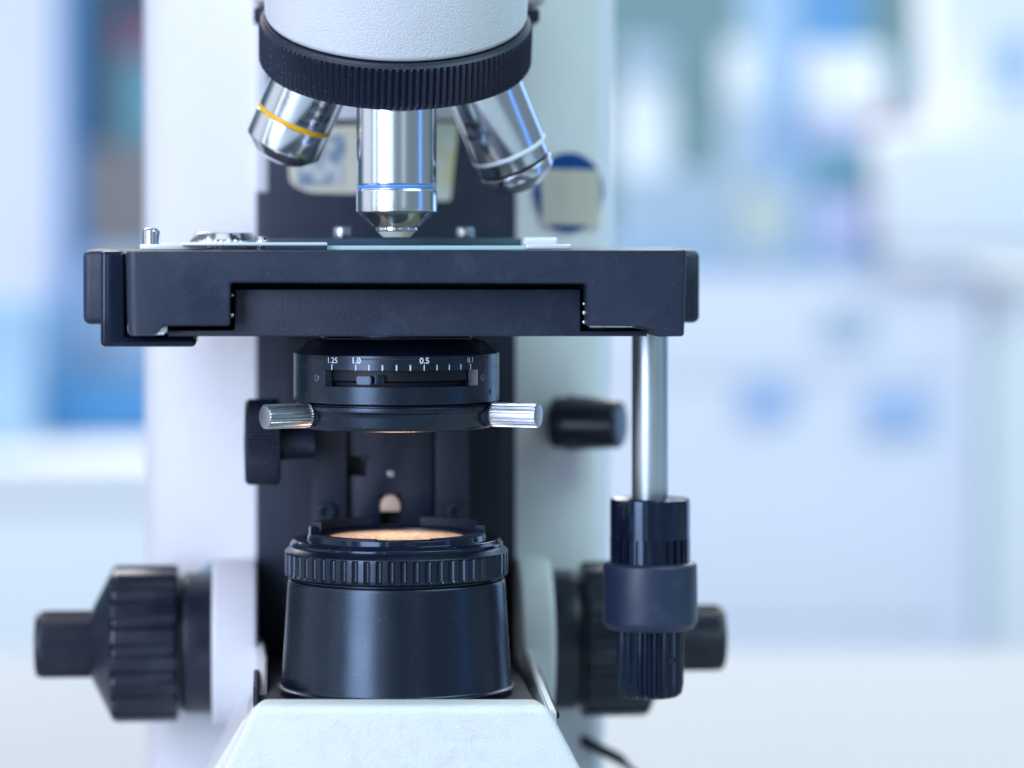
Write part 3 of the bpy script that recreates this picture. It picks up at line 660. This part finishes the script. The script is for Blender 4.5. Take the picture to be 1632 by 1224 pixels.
# side strip seen outside the left edge
bm = bmesh.new()
a_, b_ = P3(393, 1140, -150), edgept(P3(393, 1140, -150), P3(342, 1224, -170), zl)
c_, d_ = P3(868, 1128, -150), edgept(P3(868, 1128, -150), P3(916, 1224, -170), zl)
hexa([a_, c_, d_, b_, (a_[0]+20, 460, a_[2]), (c_[0]-60, 460, c_[2]), (d_[0]-90, 460, zl), (b_[0]+60, 460, zl)])
bmesh.ops.recalc_face_normals(bm, faces=bm.faces); bmesh.ops.bevel(bm, geom=[e for e in bm.edges], offset=8, segments=4, affect='EDGES')
link('base_body', bm, 'white2', MIC, smooth=60)
link('lamp_well', box(LX(412, -100), LX(850, -100), -168, 440, LZ(1140, -168), LZ(1127, -168), 2), 'dark', MIC)
# cheeks rising to the arm
def cheek(pa_, pb_, th, m='white2'):
    """pa_, pb_: lists of (px, py, Y) along the top edge, th sideways thickness"""
    bm = bmesh.new(); top = [P3(*p) for p in pa_]; V = []
    for x, y, z in top:
        V.append([bm.verts.new(p) for p in ((x, y, z), (x+th, y, z-4), (x+th, y, zt0-120), (x, y, zt0-120))])
    for A, B in zip(V, V[1:]):
        for j in range(4): bm.faces.new((A[j], B[j], B[(j+1) % 4], A[(j+1) % 4]))
    bm.faces.new(V[0]); bm.faces.new(V[-1][::-1]); bmesh.ops.recalc_face_normals(bm, faces=bm.faces)
    bmesh.ops.bevel(bm, geom=[e for e in bm.edges if e.calc_face_angle(0) > .8], offset=3, segments=2, affect='EDGES'); return bm
link('base_cheek', cheek([(414, 1014, 440), (421, 1024, 300), (425, 1048, 160), (425, 1090, 20), (424, 1130, -90)], None, -16), 'white2', MIC, smooth=60)
link('base_cheek', cheek([(826, 1000, 440), (836, 1030, 300), (846, 1062, 160), (858, 1095, 0), (873, 1130, -140)], None, 14), 'white2', MIC, smooth=60)
link('base_gap', box(LX(404, 0), LX(413, 0), -100, 100, LZ(1150, 0), LZ(1078, 0), 3), 'dark', MIC)
bm = bmesh.new(); tube(bm, [P3(846, 1052, 250), P3(862, 1088, 100), P3(876, 1122, -50), P3(885, 1140, -120)], 7, 12); link('base_gap', bm, 'dark', MIC)
# focus hubs and knobs (axis along x)
YH = 420; zc = LZ(1021, YH)
def xl(px): return LX(px, YH)
def xlathe(name, prof, seg, m, mod=None, b=2, parent=MIC, sm=35):
    """prof: (radius, px) along the x axis"""
    X_ = xl(prof[0][1]); pr__ = [(r, xl(p)-X_) for r, p in prof]
    return link(name, LT(pr__, seg, b, mod), m, parent, (X_, YH, zc) if parent is MIC else (0, 0, 0), (0, R(90), 0) if parent is MIC else (0, 0, 0), sm)
link('focus_hub', LT([(0, 0), (138, 0), (142, -4), (142, -72), (138, -76), (0, -76)], 128, 4), 'white2', MIC, (xl(410), YH, zc), (0, R(90), 0))
link('focus_hub', LT([(0, 0), (138, 0), (142, 4), (142, 52), (136, 58), (0, 58)], 128, 4), 'white2', MIC, (xl(822), YH, zc), (0, R(90), 0))
flt = lambda i, k, r: (-7*max(0, sin(pi*((k % 16)-2)/9))**.7 if 2 < (k % 16) < 11 and r > 131 else 0)
for side in (0, 1):
    mp_ = (lambda p: p) if side == 0 else (lambda p: 1210-p)
    co = xlathe('coarse_focus_knob', [(p[0], mp_(p[1])) for p in ((0, 341), (120, 341), (120, 296), (114, 292), (114, 285), (130, 284), (133.5, 279), (133.5, 186), (131, 181), (66, 150), (62, 148), (0, 148))], 18*16, 'plastic', flt, 2.2, sm=30)
    r_ = xl(mp_(341))
    fk = link('fine_focus_knob', LT([(r, xl(mp_(p))-r_) for r, p in ((0, 150), (54, 150), (57.5, 146), (57.5, 70), (56, 60), (50, 57), (0, 57))], 56*6, 1.8, mod=lambda i, k, r: -1.3*abs(((k % 6)/6.0)*2-1) if r > 57 else 0), 'plastic', co, smooth=20)
tag(bpy.data.objects['coarse_focus_knob'], 'left coarse focus knob'); tag(bpy.data.objects['coarse_focus_knob.001'], 'right coarse focus knob behind the stage drive')
X, Z = L(353, 933, 470); link('locking_lever', LT([(0, 0), (42, 0), (46, 4), (46, 24), (42, 28), (0, 28)], 48, 3), mat('teal_grey_plastic', (0.25, 0.36, 0.42), 0.4), MIC, (X, 470, Z), (R(90), 0, 0))
# small black knob on the right flank of the arm
X, Z = L(991, 676, 440)
d = Vector((cos(R(24)), -sin(R(24)), 0))
sk = link('flank_knob', LT([(0, 0), (37, 0), (42, -5), (48, -88), (50, -98), (0, -102)], 96, 3), 'plastic', MIC, (X, 440, Z), Vector((0, 0, 1)).rotation_difference(d).to_euler(), smooth=30)
tag(sk, 'small black knob on the right flank of the arm')
link('knob_flange', LT([(0, -99), (44, -99), (44, -122), (0, -122)], 64, 1), 'dark', sk)
# power cord leaving the back of the base
bm = bmesh.new()
pts = [P3(930, 1180, 520), P3(958, 1195, 540), P3(985, 1208, 560), P3(1015, 1232, 540)]
pts += [(X0+900*0+pts[-1][0]+80, 500, -BASE+14), (pts[-1][0]+300, 420, -BASE+12), (pts[-1][0]+700, 700, -BASE+12)]
tube(bm, pts, 10, 16); tag(link('power_cord', bm, 'dark', MIC), 'black power cord leaving right side of the foot')
# ---- glass slide, lying on the stage
sl = bpy.data.objects.new('glass_slide', None); sc.collection.objects.link(sl)
T = Matrix.Translation((X0, 0, 0)) @ Matrix.Rotation(PSI, 4, 'Z')
c0 = Vector(((LX(500, 0)+LX(838, 0))/2, -5, ztop+.3)); wl = T @ c0
sl.location = wl*S; sl.rotation_euler = (0, 0, PSI)
tag(sl, 'clear greenish glass slide lying flat on the black stage under the objective', 'glass slide')
hw = (LX(838, 0)-LX(524, 0))/2
for nm, bm, m_ in (('glass', box(-hw+8, hw+8, -62, 66, 0, 6.0, .5), 'glass'), ('ground_edge', box(-hw+8, hw+8, -64.5, -62.3, 0.1, 6.6, .4), 'edge'), ('cover_glass', box(-95, 40, -50, 55, 6.2, 7.2, .2), 'glass'), ('orange_reflection', box(-85, 30, -40, 45, 6.03, 6.17, 0), 'brass')):  # thin orange sheet stands in for the lamp's reflection in the slide
    o = link(nm, bm, m_); o.parent = sl
